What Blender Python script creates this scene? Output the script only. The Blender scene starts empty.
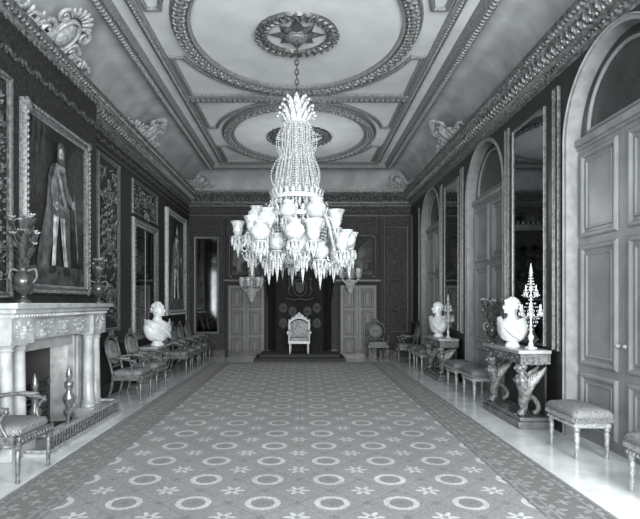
import bpy, math, random
from mathutils import Vector, Matrix
C=bpy.context; COL=C.scene.collection
PI=math.pi
rnd=random.Random(7)
TINT=(0.93,0.985,1.0)
# ------------------------------------------------------------------ materials
def g(v): return (v*TINT[0],v*TINT[1],v*TINT[2],1)
def mat(name,v,rough=.6,var=.2,scale=6,bump=0,bscale=40,metal=0,spec=.5,alpha=1):
    m=bpy.data.materials.new(name); m.use_nodes=True; nt=m.node_tree; b=nt.nodes['Principled BSDF']
    tc=nt.nodes.new('ShaderNodeTexCoord'); n=nt.nodes.new('ShaderNodeTexNoise'); n.inputs['Scale'].default_value=scale; n.inputs['Detail'].default_value=4
    nt.links.new(tc.outputs['Object'],n.inputs['Vector'])
    r=nt.nodes.new('ShaderNodeValToRGB'); r.color_ramp.elements[0].position=.3; r.color_ramp.elements[1].position=.7
    r.color_ramp.elements[0].color=g(v*(1-var)); r.color_ramp.elements[1].color=g(v*(1+var))
    nt.links.new(n.outputs['Fac'],r.inputs['Fac']); nt.links.new(r.outputs['Color'],b.inputs['Base Color'])
    b.inputs['Roughness'].default_value=rough; b.inputs['Metallic'].default_value=metal; b.inputs['Specular IOR Level'].default_value=spec
    b.inputs['Alpha'].default_value=alpha
    if bump:
        n2=nt.nodes.new('ShaderNodeTexNoise'); n2.inputs['Scale'].default_value=bscale; n2.inputs['Detail'].default_value=3
        nt.links.new(tc.outputs['Object'],n2.inputs['Vector'])
        bp=nt.nodes.new('ShaderNodeBump'); bp.inputs['Strength'].default_value=bump; bp.inputs['Distance'].default_value=.02
        nt.links.new(n2.outputs['Fac'],bp.inputs['Height']); nt.links.new(bp.outputs['Normal'],b.inputs['Normal'])
    return m
def damask(name,v0,v1,scale=5,rough=.7):
    m=mat(name,v0,rough,.2,8); nt=m.node_tree; b=nt.nodes['Principled BSDF']
    tc=[n for n in nt.nodes if n.type=='TEX_COORD'][0]
    vo=nt.nodes.new('ShaderNodeTexVoronoi'); vo.inputs['Scale'].default_value=scale; vo.feature='F1'; vo.inputs['Randomness'].default_value=.35
    nt.links.new(tc.outputs['Object'],vo.inputs['Vector'])
    wv=nt.nodes.new('ShaderNodeMath'); wv.operation='SINE'; mu=nt.nodes.new('ShaderNodeMath'); mu.operation='MULTIPLY'; mu.inputs[1].default_value=22
    nt.links.new(vo.outputs['Distance'],mu.inputs[0]); nt.links.new(mu.outputs[0],wv.inputs[0])
    r=nt.nodes.new('ShaderNodeValToRGB'); r.color_ramp.elements[0].position=.35; r.color_ramp.elements[1].position=.75
    r.color_ramp.elements[0].color=g(v0); r.color_ramp.elements[1].color=g(v1)
    ad=nt.nodes.new('ShaderNodeMath'); ad.operation='MULTIPLY_ADD'; ad.inputs[1].default_value=.5; ad.inputs[2].default_value=.5
    nt.links.new(wv.outputs[0],ad.inputs[0]); nt.links.new(ad.outputs[0],r.inputs['Fac']); nt.links.new(r.outputs['Color'],b.inputs['Base Color'])
    return m
def paint_mat():
    m=bpy.data.materials.new('oil_paint'); m.use_nodes=True; nt=m.node_tree; b=nt.nodes['Principled BSDF']
    a=nt.nodes.new('ShaderNodeAttribute'); a.attribute_name='Col'
    n=nt.nodes.new('ShaderNodeTexNoise'); n.inputs['Scale'].default_value=9; n.inputs['Detail'].default_value=6
    tc=nt.nodes.new('ShaderNodeTexCoord'); nt.links.new(tc.outputs['Object'],n.inputs['Vector'])
    mr=nt.nodes.new('ShaderNodeMapRange'); mr.inputs[1].default_value=.3; mr.inputs[2].default_value=.7; mr.inputs[3].default_value=.4; mr.inputs[4].default_value=1.6
    nt.links.new(n.outputs['Fac'],mr.inputs[0])
    mx=nt.nodes.new('ShaderNodeVectorMath'); mx.operation='SCALE'
    nt.links.new(a.outputs['Color'],mx.inputs[0]); nt.links.new(mr.outputs[0],mx.inputs['Scale'])
    nt.links.new(mx.outputs[0],b.inputs['Base Color']); b.inputs['Roughness'].default_value=.6; b.inputs['Specular IOR Level'].default_value=.3
    return m
MT=dict(
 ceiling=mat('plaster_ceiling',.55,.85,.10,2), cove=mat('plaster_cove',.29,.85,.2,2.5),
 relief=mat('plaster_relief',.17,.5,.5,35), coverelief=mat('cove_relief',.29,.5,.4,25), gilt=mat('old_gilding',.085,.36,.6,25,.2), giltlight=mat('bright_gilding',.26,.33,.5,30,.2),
 frameimg=mat('frame_gilding',.13,.33,.5,30,.2), sculpt=mat('dark_carved_gilding',.13,.32,.7,25,.2),
 cornice=mat('cornice_gilding',.09,.32,.8,18,.3), backgilt=mat('dim_gilding',.05,.4,.6,25,.2),
 wall=damask('dark_damask',.009,.024,7), wallback=damask('carved_dark_panelling',.006,.04,9), pier=mat('dark_oak',.018,.4,.3,4,.1),
 door=mat('painted_oak',.20,.33,.18,3,.05), doorback=mat('painted_door',.085,.45,.25,4), trimlight=mat('pale_moulding',.20,.4,.2,8), tymp=mat('dark_lunette_panel',.035,.25,.3,3),
 marble=mat('grey_white_marble',.34,.3,.3,5), slip=mat('fire_slip_marble',.22,.35,.3,9), statuary=mat('statuary_marble',.6,.35,.15,9), darkmarble=mat('grey_marble',.13,.25,.35,7),
 soot=mat('sooty_iron',.010,.6,.4,9), iron=mat('burnished_iron',.10,.3,.4,20,0,40,.5), steel=mat('polished_steel',.22,.28,.4,25,0,40,.5),
 mirror=mat('old_mirror',.25,.03,.08,2,0,40,1.0), mirrordark=mat('tarnished_mirror',.07,.08,.3,3,0,40,1.0), floor=mat('polished_boards',.6,.12,.16,3), 
 fabric=damask('brocade_upholstery',.09,.22,22,.65), frame=mat('chair_gilding',.10,.3,.6,30,.1),
 velvet=mat('dark_velvet',.014,.85,.5,7), embroidery=mat('dull_embroidery',.03,.6,.7,40,.3), daiscloth=mat('dais_carpet',.04,.9,.3,30),
 crystal=mat('cut_crystal',.62,.08,.55,45,0,40,0,.8,.72), candle=mat('candle_wax',.6,.5,.05,5), glassshade=mat('frosted_glass',.66,.1,.35,20,0,40,0,.8,.5),
 throneframe=mat('throne_gilding',.55,.35,.4,40), thronecloth=mat('throne_cloth',.28,.7,.4,14),
 leaf=mat('plant_leaf',.05,.5,.5,15), petal=mat('petals',.24,.6,.4,20), vase=mat('porcelain',.04,.2,.6,14), paint=paint_mat())
# ------------------------------------------------------------------ mesh builder
class MB:
    def __init__(s): s.v=[];s.f=[];s.c=[];s.col=.2;s.M=None
    def add(s,vs,fs):
        o=len(s.v)
        if s.M is not None: vs=[s.M@Vector(p) for p in vs]
        s.v.extend([(p[0],p[1],p[2]) for p in vs]); s.f.extend([tuple(i+o for i in f) for f in fs]); s.c.extend([s.col]*len(fs))
    def box(s,x0,x1,y0,y1,z0,z1):
        s.add([(x0,y0,z0),(x1,y0,z0),(x1,y1,z0),(x0,y1,z0),(x0,y0,z1),(x1,y0,z1),(x1,y1,z1),(x0,y1,z1)],
              [(3,2,1,0),(4,5,6,7),(0,1,5,4),(1,2,6,5),(2,3,7,6),(3,0,4,7)])
    def quad(s,a,b,c,d): s.add([a,b,c,d],[(0,1,2,3)])
    def loft(s,rings,close=True,cap0=False,cap1=False):
        n=len(rings[0]); vs=[p for r in rings for p in r]; fs=[]
        for i in range(len(rings)-1):
            for j in range(n if close else n-1):
                k=(j+1)%n; fs.append((i*n+j,i*n+k,(i+1)*n+k,(i+1)*n+j))
        if cap0: fs.append(tuple(range(n-1,-1,-1)))
        if cap1: fs.append(tuple((len(rings)-1)*n+j for j in range(n)))
        s.add(vs,fs)
    def lathe(s,prof,c=(0,0,0),seg=16):
        s.loft([[(c[0]+max(r,.0008)*math.cos(2*PI*k/seg),c[1]+max(r,.0008)*math.sin(2*PI*k/seg),c[2]+z) for k in range(seg)] for r,z in prof],True,True,True)
    def tube(s,pts,r,seg=6):
        P=[Vector(p) for p in pts]; N=len(P); rs=r if isinstance(r,(list,tuple)) else [r]*N
        rings=[];up=None
        for i in range(N):
            t=(P[min(i+1,N-1)]-P[max(i-1,0)])
            t=t.normalized() if t.length>1e-9 else Vector((0,0,1))
            if up is None: up=Vector((0,0,1)) if abs(t.z)<.9 else Vector((1,0,0))
            a=(up-t*up.dot(t))
            if a.length<1e-4: a=t.orthogonal()
            a.normalize(); b=t.cross(a); up=a
            rings.append([P[i]+a*(rs[i]*math.cos(2*PI*k/seg))+b*(rs[i]*math.sin(2*PI*k/seg)) for k in range(seg)])
        s.loft(rings,True,True,True)
    def ell(s,c,r,seg=7,rg=4,R=None):
        vs=[];fs=[];c=Vector(c)
        for i in range(1,rg):
            ph=PI*i/rg
            for k in range(seg):
                th=2*PI*k/seg; vs.append(Vector((r[0]*math.sin(ph)*math.cos(th),r[1]*math.sin(ph)*math.sin(th),r[2]*math.cos(ph))))
        vs.append(Vector((0,0,r[2])));vs.append(Vector((0,0,-r[2])))
        if R is not None: vs=[R@p for p in vs]
        vs=[p+c for p in vs]; T=(rg-1)*seg
        for k in range(seg):
            k2=(k+1)%seg; fs.append((T,k,k2)); fs.append((T+1,(rg-2)*seg+k2,(rg-2)*seg+k))
            for i in range(rg-2): fs.append((i*seg+k,(i+1)*seg+k,(i+1)*seg+k2,i*seg+k2))
        s.add(vs,fs)
    def leaf(s,c,d,n,L,W,H,seg=6,rg=4):
        d=Vector(d).normalized(); n=Vector(n); n=(n-d*n.dot(d)).normalized(); w=n.cross(d)
        s.ell(c,(W,H,L),seg,rg,Matrix((w,n,d)).transposed())
    def bead(s,c,r,h=None):
        h=h or r; x,y,z=c
        s.add([(x+r,y,z),(x,y+r,z),(x-r,y,z),(x,y-r,z),(x,y,z+h),(x,y,z-h)],[(0,1,4),(1,2,4),(2,3,4),(3,0,4),(1,0,5),(2,1,5),(3,2,5),(0,3,5)])
    def sweep(s,pts,prof,n,closed=True):
        P=[Vector(p) for p in pts]; n=Vector(n); N=len(P); rings=[]
        for i in range(N):
            if closed: t1=P[i]-P[i-1]; t2=P[(i+1)%N]-P[i]
            else:
                t2=P[i+1]-P[i] if i<N-1 else P[i]-P[i-1]; t1=P[i]-P[i-1] if i else t2
            s1=n.cross(t1.normalized()); s2=n.cross(t2.normalized()); m=s1+s2
            m=m.normalized() if m.length>1e-6 else s1
            k=1/max(.35,m.dot(s1)); rings.append([P[i]+m*(k*a)+n*b for a,b in prof])
        if closed: rings.append(rings[0])
        s.loft(rings,False)
    def poly(s,pts,y,col):
        o=s.col; s.col=col; s.add([(p[0],y,p[1]) for p in pts],[tuple(range(len(pts)))]); s.col=o
    def build(s,name,m,parent=None,sharp=35,bevel=0,colors=False):
        me=bpy.data.meshes.new(name); me.from_pydata(s.v,[],s.f); me.materials.append(m)
        if colors:
            at=me.attributes.new('Col','FLOAT_COLOR','FACE')
            at.data.foreach_set('color',[q for c in s.c for q in g(c)])
        me.polygons.foreach_set('use_smooth',[True]*len(me.polygons)); me.set_sharp_from_angle(angle=math.radians(sharp)); me.update()
        o=bpy.data.objects.new(name,me); COL.objects.link(o)
        if parent: o.parent=parent
        if bevel:
            b=o.modifiers.new('bevel','BEVEL'); b.width=bevel; b.segments=2; b.limit_method='ANGLE'
        return o
def spline(pts,n=8,closed=True):
    P=[Vector(p) for p in pts]; N=len(P); out=[]
    for i in range(N if closed else N-1):
        if closed: a,b,c,d=P[i-1],P[i],P[(i+1)%N],P[(i+2)%N]
        else: a,b,c,d=P[max(i-1,0)],P[i],P[i+1],P[min(i+2,N-1)]
        for k in range(n):
            t=k/n; out.append(.5*((2*b)+(c-a)*t+(2*a-5*b+4*c-d)*t*t+(3*b-a-3*c+d)*t**3))
    if not closed: out.append(P[-1])
    return out
def along(pts,sp,closed=False):
    P=[Vector(p) for p in pts]
    if closed: P=P+[P[0]]
    for a,b in zip(P,P[1:]):
        L=(b-a).length; n=max(1,round(L/sp)); t=(b-a)/L
        for k in range(n): yield a+t*(L*(k+.5)/n), t
def walk(pts,sp):
    P=[Vector(p) for p in pts]; P.append(P[0]); acc=0
    for a,b in zip(P,P[1:]):
        L=(b-a).length
        if L<1e-6: continue
        t=(b-a)/L
        while acc<L: yield a+t*acc,t; acc+=sp
        acc-=L
def tag(o,label=None,cat=None,group=None,kind=None):
    if label: o['label']=label
    if cat: o['category']=cat
    if group: o['group']=group
    if kind: o['kind']=kind
    return o
def thing(name,label,cat,loc=(0,0,0),rz=0,group=None,rx=0,kind=None):
    o=bpy.data.objects.new(name,None); COL.objects.link(o); o.empty_display_size=.2
    o.location=loc; o.rotation_euler=(rx,0,rz); return tag(o,label,cat,group,kind)
def dup(root,loc,rz,label,name=None,rx=None):
    r=root.copy(); COL.objects.link(r); r.location=loc; r.rotation_euler=(root.rotation_euler.x if rx is None else rx,0,rz); r['label']=label
    for ch in list(root.children):
        c=ch.copy(); COL.objects.link(c); c.parent=r
        for gg in list(ch.children):
            d=gg.copy(); COL.objects.link(d); d.parent=c
    return r
LW=PI/2; RW=-PI/2     # facing into the room from the left / right wall
def rect(x0,x1,z0,z1,y=0): return [(x0,y,z0),(x1,y,z0),(x1,y,z1),(x0,y,z1)]
def fprof(w,d): return [(-w,0),(-w,d*.6),(-.86*w,d),(-.65*w,d*.95),(-.5*w,d*.6),(-.3*w,d*.75),(-.12*w,d*.4),(0,d*.35),(0,0)]
def ridge(w,d): return [(-w/2,0),(-w/2,d*.5),(-w*.2,d),(w*.2,d),(w/2,d*.5),(w/2,0)]
def scroll(mb,cx,cz,r,s,y,th,turns=1.5,a0=0,rot=1):
    pts=[]
    for i in range(22):
        t=i/21; a=a0+rot*turns*2*PI*t; q=r*(1-.82*t); pts.append((cx+s*q*math.cos(a),y,cz+q*math.sin(a)))
    mb.tube(pts,[th*(1-.4*i/21) for i in range(22)],5)
def carve(mb,w,h,seed,depth=.03,n=26,y=0):
    """symmetric carved trophy in the x-z plane facing -y, centred on 0,0"""
    R=random.Random(seed)
    for k in range(int(n*1.8)):
        x=R.uniform(.02,.47)*w; z=R.uniform(-.47,.47)*h; a=R.uniform(-1.2,1.2); q=min(w,h)
        for s in (1,-1): mb.leaf((s*x,y-depth*.2,z),(s*math.sin(a),-.25,math.cos(a)),(0,-1,0),q*R.uniform(.045,.09),q*R.uniform(.015,.032),depth*.5)
    q=min(w,h)
    for z in ([-.3,0,.3] if h>1.4*w else [0]):
        for s in (1,-1): scroll(mb,s*w*.24,z*h,q*.18,s,y-depth*.4,q*.02,1.4,R.uniform(0,6),R.choice((1,-1)))
        mb.ell((0,y-depth*.3,z*h),(q*.09,depth*.8,q*.12),8,5)
        for k in range(10):
            a=PI*2*k/10; mb.leaf((math.cos(a)*q*.15,y-depth*.4,z*h+math.sin(a)*q*.18),(math.cos(a),-.2,math.sin(a)),(0,-1,0),q*.055,q*.025,depth*.6)
# ------------------------------------------------------------------ room dimensions (metres)
XL,XR,YF,Y0=-3.38,3.2,15.4,-2.5
ZW,ZC,INS=4.84,5.48,.75
CX=-.09
XB=-3.2                      # chimney breast face
BY0,BY1=4.95,8.05
WT=4.9
def perim(ins,z): return [(XL+ins,Y0,z),(XL+ins,YF-ins,z),(XR-ins,YF-ins,z),(XR-ins,Y0,z)]
def struct(name,mb,m,label,cat,**k): return tag(mb.build(name,m,**k),label,cat,None,'structure')
# floor
b=MB(); b.quad((XL-.6,Y0,0),(XR+.6,Y0,0),(XR+.6,YF+.3,0),(XL-.6,YF+.3,0)); struct('floor',b,MT['floor'],'pale polished floor boards around the long carpet','floor')
# left wall with chimney breast and fire opening
FC=6.45; OW=.62; OH=1.08; BT=4.68
b=MB()
for y0,y1,x in ((Y0,BY0,XL),(BY1,YF,XL)): b.quad((x,y0,0),(x,y1,0),(x,y1,WT),(x,y0,WT))
b.quad((XB,BY0,0),(XB,FC-OW,0),(XB,FC-OW,BT),(XB,BY0,BT)); b.quad((XB,FC+OW,0),(XB,BY1,0),(XB,BY1,BT),(XB,FC+OW,BT)); b.quad((XB,FC-OW,OH),(XB,FC+OW,OH),(XB,FC+OW,BT),(XB,FC-OW,BT))
for y in (BY0,BY1): b.quad((XL,y,0),(XB,y,0),(XB,y,BT),(XL,y,BT))
struct('wall_left',b,MT['wall'],'dark damask wall on the fireplace side','wall')
b=MB(); b.quad((XL,YF,0),(XR,YF,0),(XR,YF,WT),(XL,YF,WT)); struct('wall_back',b,MT['wallback'],'dark carved end wall behind the throne','wall')
# right wall: piers and arched openings (the bays carry their own reveals)
WC=[5.4,9.22,13.05]; WH=.9; SP=3.53; RD=.16
b=MB(); ys=[Y0]+[q for c in WC for q in (c-WH,c+WH)]+[YF]
for i in range(0,len(ys),2): b.quad((XR,ys[i],0),(XR,ys[i+1],0),(XR,ys[i+1],WT),(XR,ys[i],WT))
for c in WC:
    arc=[(c-WH*math.cos(PI*k/40),SP+WH*math.sin(PI*k/40)) for k in range(41)]
    for (ya,za),(yb,zb) in zip(arc,arc[1:]): b.quad((XR,ya,za),(XR,yb,zb),(XR,yb,WT),(XR,ya,WT))
struct('wall_right',b,MT['pier'],'dark wall with three arched bays and mirrored piers','wall')
# ceiling, cove
b=MB(); b.quad((XL+INS-.05,Y0,ZC),(XR-INS+.05,Y0,ZC),(XR-INS+.05,YF-INS+.05,ZC),(XL+INS-.05,YF-INS+.05,ZC))
ceil=struct('ceiling',b,MT['ceiling'],'pale plaster ceiling with two large oval compartments','ceiling')
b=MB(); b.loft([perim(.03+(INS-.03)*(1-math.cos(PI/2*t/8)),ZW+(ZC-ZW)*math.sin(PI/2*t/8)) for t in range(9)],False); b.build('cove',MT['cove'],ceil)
# cornice
dz=.2
b=MB(); b.loft([perim(i,z+dz) for i,z in ((0,4.25),(.02,4.26),(.02,4.3),(.05,4.32),(.05,4.36),(.11,4.42),(.13,4.5),(.19,4.54),(.2,4.6),(.24,4.64),(.24,4.69),(.02,4.72))],False)
def runs(ins,z): 
    p=perim(ins,z); return [((p[0][0],3.5,z),p[1],(1,0,0)),(p[1],p[2],(0,-1,0)),(p[2],(p[3][0],3.5,z),(-1,0,0))]
for a,c,n in runs(.13,4.47+dz):
    for p,t in along([a,c],.12):
        b.leaf(p,(0,0,1),n,.07,.038,.045,6,4); b.leaf(p+Vector((0,0,.02))+Vector(n)*.035,(0,0,1),n,.05,.011,.03,5,3); b.leaf(p+Vector((0,0,-.03))+Vector(t)*.06,(0,0,1),n,.045,.017,.035,5,3)
        for s in (1,-1): b.leaf(p+Vector((0,0,.03))+Vector(t)*(.03*s),Vector((0,0,1))+Vector(t)*(.8*s),n,.035,.012,.03,5,3)
for a,c,n in runs(.055,4.34+dz):
    for p,t in along([a,c],.07): b.bead(p,.027)
for a,c,n in runs(.22,4.6+dz):
    for p,t in along([a,c],.08): b.leaf(p,(0,0,1),n,.036,.026,.04,5,3)
struct('trim_1',b,MT['cornice'],'carved gilded cornice running round the top of the walls','cornice',sharp=50)
# frieze below the cornice: scrolling leaf
b=MB(); fr=[(0,4.15),(.03,4.16),(.03,4.2),(0,4.21)]
b.loft([[(XL+i,Y0,z),(XL+i,YF-i,z),(XR,YF-i,z)] for i,z in fr],False)
for side in (0,1):
    a,c,n=runs(.015,4.33)[side]
    k=0
    for p,t in along([a,c],.16):
        k+=1; s=1 if k%2 else -1
        if side==0 and BY0<p.y<BY1: p.x=XB+.015
        b.leaf(p,t*1.0+Vector((0,0,.8*s)),n,.085,.026,.025); b.leaf(p+t*.06,t-Vector((0,0,1.2*s)),n,.06,.02,.025); b.ell(p+t*.09+Vector((0,0,.03*s)),(.025,.025,.025),6,4)
struct('trim_2',b,MT['backgilt'],'dark frieze of scrolling leaves under the cornice','frieze',sharp=50)
# ceiling border bands
b=MB()
b.loft([perim(i,z) for i,z in ((INS-.06,ZC-.0),(INS-.06,ZC-.05),(INS,ZC-.09),(INS+.05,ZC-.07),(INS+.12,ZC-.1),(INS+.16,ZC-.04),(INS+.18,ZC))],False)
for a,c,n in runs(INS+.02,ZC-.085):
    for p,t in along([(a[0],max(a[1],5.5),a[2]),c] if a[1]<c[1] else [a,(c[0],max(c[1],5.5),c[2])],.08): b.leaf(p,n,(0,0,-1),.05,.028,.04,6,4)
b.loft([perim(i,z) for i,z in ((INS+.36,ZC),(INS+.36,ZC-.04),(INS+.4,ZC-.07),(INS+.46,ZC-.07),(INS+.5,ZC-.04),(INS+.5,ZC))],False)
for a,c,n in runs(INS+.43,ZC-.07):
    for p,t in along([(a[0],max(a[1],5.5),a[2]),c] if a[1]<c[1] else [a,(c[0],max(c[1],5.5),c[2])],.07): b.ell(p,(.027,.027,.03),6,4)
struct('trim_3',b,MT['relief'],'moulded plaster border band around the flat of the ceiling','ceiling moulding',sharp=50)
# ovals, spandrels
OV=[(7.5,2.0),(12.1,2.0)]; RX=1.62
def elps(cx,cy,rx,ry,n=72,z=ZC): return [(cx+rx*math.cos(2*PI*k/n),cy+ry*math.sin(2*PI*k/n),z) for k in range(n)]
for i,(cy,ry) in enumerate(OV):
    b=MB(); b.sweep(elps(CX,cy,RX,ry-.08),[(-.13,0),(-.13,.04),(-.09,.06),(-.05,.03),(0,.07),(.06,.06),(.1,.02),(.13,.03),(.15,0)],(0,0,-1))
    q=0
    for p,t in walk(elps(CX,cy,RX+.02,ry-.06,72,ZC-.07),.09):
        q+=1; n=Vector((0,0,-1)).cross(t); s=1 if q%2 else -1
        b.leaf(p,t+n*.8*s,(0,0,-1),.08,.03,.04); b.leaf(p-n*.05*s,t-n*1.4*s,(0,0,-1),.055,.02,.03); b.ell(p+n*.06*s,(.025,.025,.035),6,4)
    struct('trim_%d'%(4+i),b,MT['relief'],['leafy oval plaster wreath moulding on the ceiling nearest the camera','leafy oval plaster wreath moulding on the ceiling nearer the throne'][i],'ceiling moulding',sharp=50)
    b=MB()
    for sx in (1,-1):
        for sy in (1,-1):
            cur=[(CX+sx*(RX+.27)*math.cos(a),cy+sy*(ry+.17)*math.sin(a),ZC) for a in [math.radians(18+54*k/12) for k in range(13)]]
            P=cur+[(cur[-1][0],cy+sy*2.17,ZC),(CX+sx*1.98,cy+sy*2.17,ZC),(CX+sx*1.98,cur[0][1],ZC)]
            if cy+sy*2.17<YF-INS-.3: b.sweep(P,ridge(.07,.045),(0,0,-1))
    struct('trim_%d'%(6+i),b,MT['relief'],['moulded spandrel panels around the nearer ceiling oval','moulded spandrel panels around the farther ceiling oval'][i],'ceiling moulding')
b=MB(); b.sweep([(XL+INS+.4,9.8,ZC),(XR-INS-.4,9.8,ZC)],[(-.12,0),(-.12,.05),(-.06,.07),(.06,.07),(.12,.05),(.12,0)],(0,0,-1),False)
for p,t in along([(XL+INS+.4,9.8,ZC-.07),(XR-INS-.4,9.8,ZC-.07)],.1): b.ell(p,(.04,.06,.03),6,4)
struct('trim_8',b,MT['relief'],'cross band between the two ceiling ovals','ceiling moulding')
# ceiling roses
def rose(cy,label,sc=1):
    t=thing('ceiling_rose',label,'ceiling rose',(CX,cy,ZC),0,'plaster ceiling roses'); t.scale=(sc,sc,1)
    b=MB(); b.sweep(elps(0,0,.52,.52,48,0),[(-.07,0),(-.05,.05),(.05,.05),(.07,0)],(0,0,-1))
    q=0
    for p,tt in walk(elps(0,0,.52,.52,48,-.05),.055):
        q+=1; n=Vector((0,0,-1)).cross(tt); s=1 if q%2 else -1
        b.leaf(p+n*.04*s,tt+n*1.2*s,(0,0,-1),.075,.025,.03)
    b.build('wreath',MT['gilt'],t,50)
    b=MB()
    for k in range(8):
        a=2*PI*k/8; L=.43 if k%2==0 else .35; d=Vector((math.cos(a),math.sin(a),0)); e=Vector((-d.y,d.x,0))
        b.add([Vector((0,0,-.07)),d*.16+e*.125+Vector((0,0,-.02)),d*L+Vector((0,0,-.01)),d*.16-e*.125+Vector((0,0,-.02)),d*.2+Vector((0,0,-.06))],[(0,1,4),(1,2,4),(2,3,4),(3,0,4)])
    b.build('star',MT['gilt'],t)
    b=MB(); b.lathe([(.0,-.1),(.1,-.1),(.125,-.085),(.13,-.07),(.16,-.065),(.165,-.03)],(0,0,0),28); b.build('boss',MT['relief'],t)
    return t
rose(7.5,'round plaster rose with a star in a leaf wreath, above the chandelier'); rose(12.1,'round plaster rose with a star, in the oval nearer the throne',1.25)
# cartouches in the cove
def cartouche(loc,rz,label,sc=1):
    t=thing('plaster_cartouche',label,'cartouche',loc,rz,'shell cartouches in the cove',math.radians(48))
    S=Matrix.Scale(sc,4); b=MB(); b.M=S; b.ell((0,-.03,0),(.14,.07,.19),14,7)
    b.sweep([(.17*math.cos(a),-.02,.22*math.sin(a)) for a in [2*PI*k/24 for k in range(24)]],ridge(.045,.055),(0,-1,0)); b.build('shield',MT['coverelief'],t,50)
    b=MB(); b.M=S; R=random.Random(5)
    for k in range(7):
        a=math.radians(42+16*k); b.leaf((.26*math.cos(a),-.04,.08+.27*math.sin(a)),(math.cos(a),-.2,math.sin(a)),(0,-1,0),.09,.034,.035)
    for s in (1,-1):
        scroll(b,s*.3,-.1,.14,s,-.05,.036,1.4,.6,1); scroll(b,s*.26,.16,.1,s,-.05,.03,1.4,2,-1); scroll(b,s*.55,-.12,.12,s,-.035,.028,1.5,2.6,1); scroll(b,s*.8,-.2,.09,s,-.03,.023,1.4,1,-1)
        b.tube(spline([(s*.2,-.02,-.26),(s*.4,-.02,-.2),(s*.62,-.02,-.24),(s*.85,-.02,-.28),(s*1.05,-.02,-.24)],5,False),.025,6)
        for k in range(18):
            u=k/17; b.leaf((s*(.25+.8*u),-.035,-.2+R.uniform(-.07,.2)*(1-.5*u)),(s*R.uniform(.2,1),-.1,R.uniform(-1,1)),(0,-1,0),.08,.03,.03)
        b.leaf((s*.12,-.03,-.28),(s*.6,0,-1),(0,-1,0),.11,.04,.03)
    b.build('scrollwork',MT['coverelief'],t,50)
cartouche((XL+.26,6.75,5.1),LW,'plaster shell cartouche in the cove above the overmantel painting',1.05); cartouche((XL+.26,10.6,5.1),LW,'plaster shell cartouche in the cove above the left pier mirror',1.0)
cartouche((XR-.26,10.7,5.1),RW,'plaster shell cartouche in the cove on the right wall side',1.0)
cartouche((XL+.46,YF-.46,5.1),PI/4,'plaster shell cartouche in the far left corner of the cove',.66); cartouche((XR-.46,YF-.46,5.1),-PI/4,'plaster shell cartouche in the far right corner of the cove',.66)
# baseboards, wall panel mouldings
b=MB(); b.box(XL,XL+.03,BY1,YF,0,.22); b.box(XL,XL+.04,BY1,YF,.86,.93); struct('baseboard_left',b,MT['pier'],'dark skirting and dado rail along the fireplace wall','baseboard')
b=MB(); b.box(XL,XR,YF-.03,YF,0,.22); struct('baseboard_back',b,MT['pier'],'dark skirting of the end wall','baseboard')
b=MB()
for y0,y1 in ((6.42,8.2),(10.24,12.03),(14.07,YF)): b.box(XR-.015,XR,y0,y1,0,.22)
struct('baseboard_right',b,MT['pier'],'dark skirting of the right piers','baseboard')
tn=[9]
def wallpanel(loc,rz,w,h,seed,label,m='gilt',fm='gilt',frame=.07):
    b=MB(); b.M=Matrix.Translation(loc)@Matrix.Rotation(rz,4,'Z')
    b.sweep(rect(-w/2+frame,w/2-frame,-h/2+frame,h/2-frame),fprof(frame,.045),(0,-1,0))
    if seed: carve(b,w-2*frame-.05,h-2*frame-.05,seed,.05,int(10+16*max(w,h)))
    struct('trim_%d'%tn[0],b,MT[m],label,'wall panel',sharp=50); tn[0]+=1
wallpanel((XL+.005,9.0,2.6),LW,1.0,3.0,11,'tall carved trophy panel on the left wall beside the chimney breast')
wallpanel((XL+.005,8.26,2.6),LW,.34,3.0,12,'narrow carved drop beside the chimney breast')
wallpanel((XB+.005,5.42,2.85),LW,.5,2.4,13,'narrow carved drop at the near side of the overmantel painting')
wallpanel((XL+.005,11.1,3.72),LW,1.75,.7,14,'carved panel above the left pier mirror')
wallpanel((XL+.005,15.12,2.4),LW,.4,3.2,15,'narrow carved panel at the far end of the left wall')
for y,s in ((6.52,16),(8.08,17),(10.38,18),(11.92,19)): wallpanel((XR-.005,y,2.65),RW,.14,3.3,0,'narrow dark moulded strip beside a right pier mirror','gilt','gilt',.02)
wallpanel((XR-.005,14.7,2.6),RW,1.0,3.2,0,'moulded panel at the far end of the right wall','backgilt','gilt',.05)
wallpanel((2.75,YF-.005,2.3),0,.7,3.1,23,'tall carved panel right of the right-hand door','backgilt','gilt',.05)
for x,s in ((-2.34,21),(2.33,22)): wallpanel((x,YF-.005,2.4),0,.16,3.4,s,'narrow carved pilaster strip on the end wall','backgilt','gilt',.03)
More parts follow.
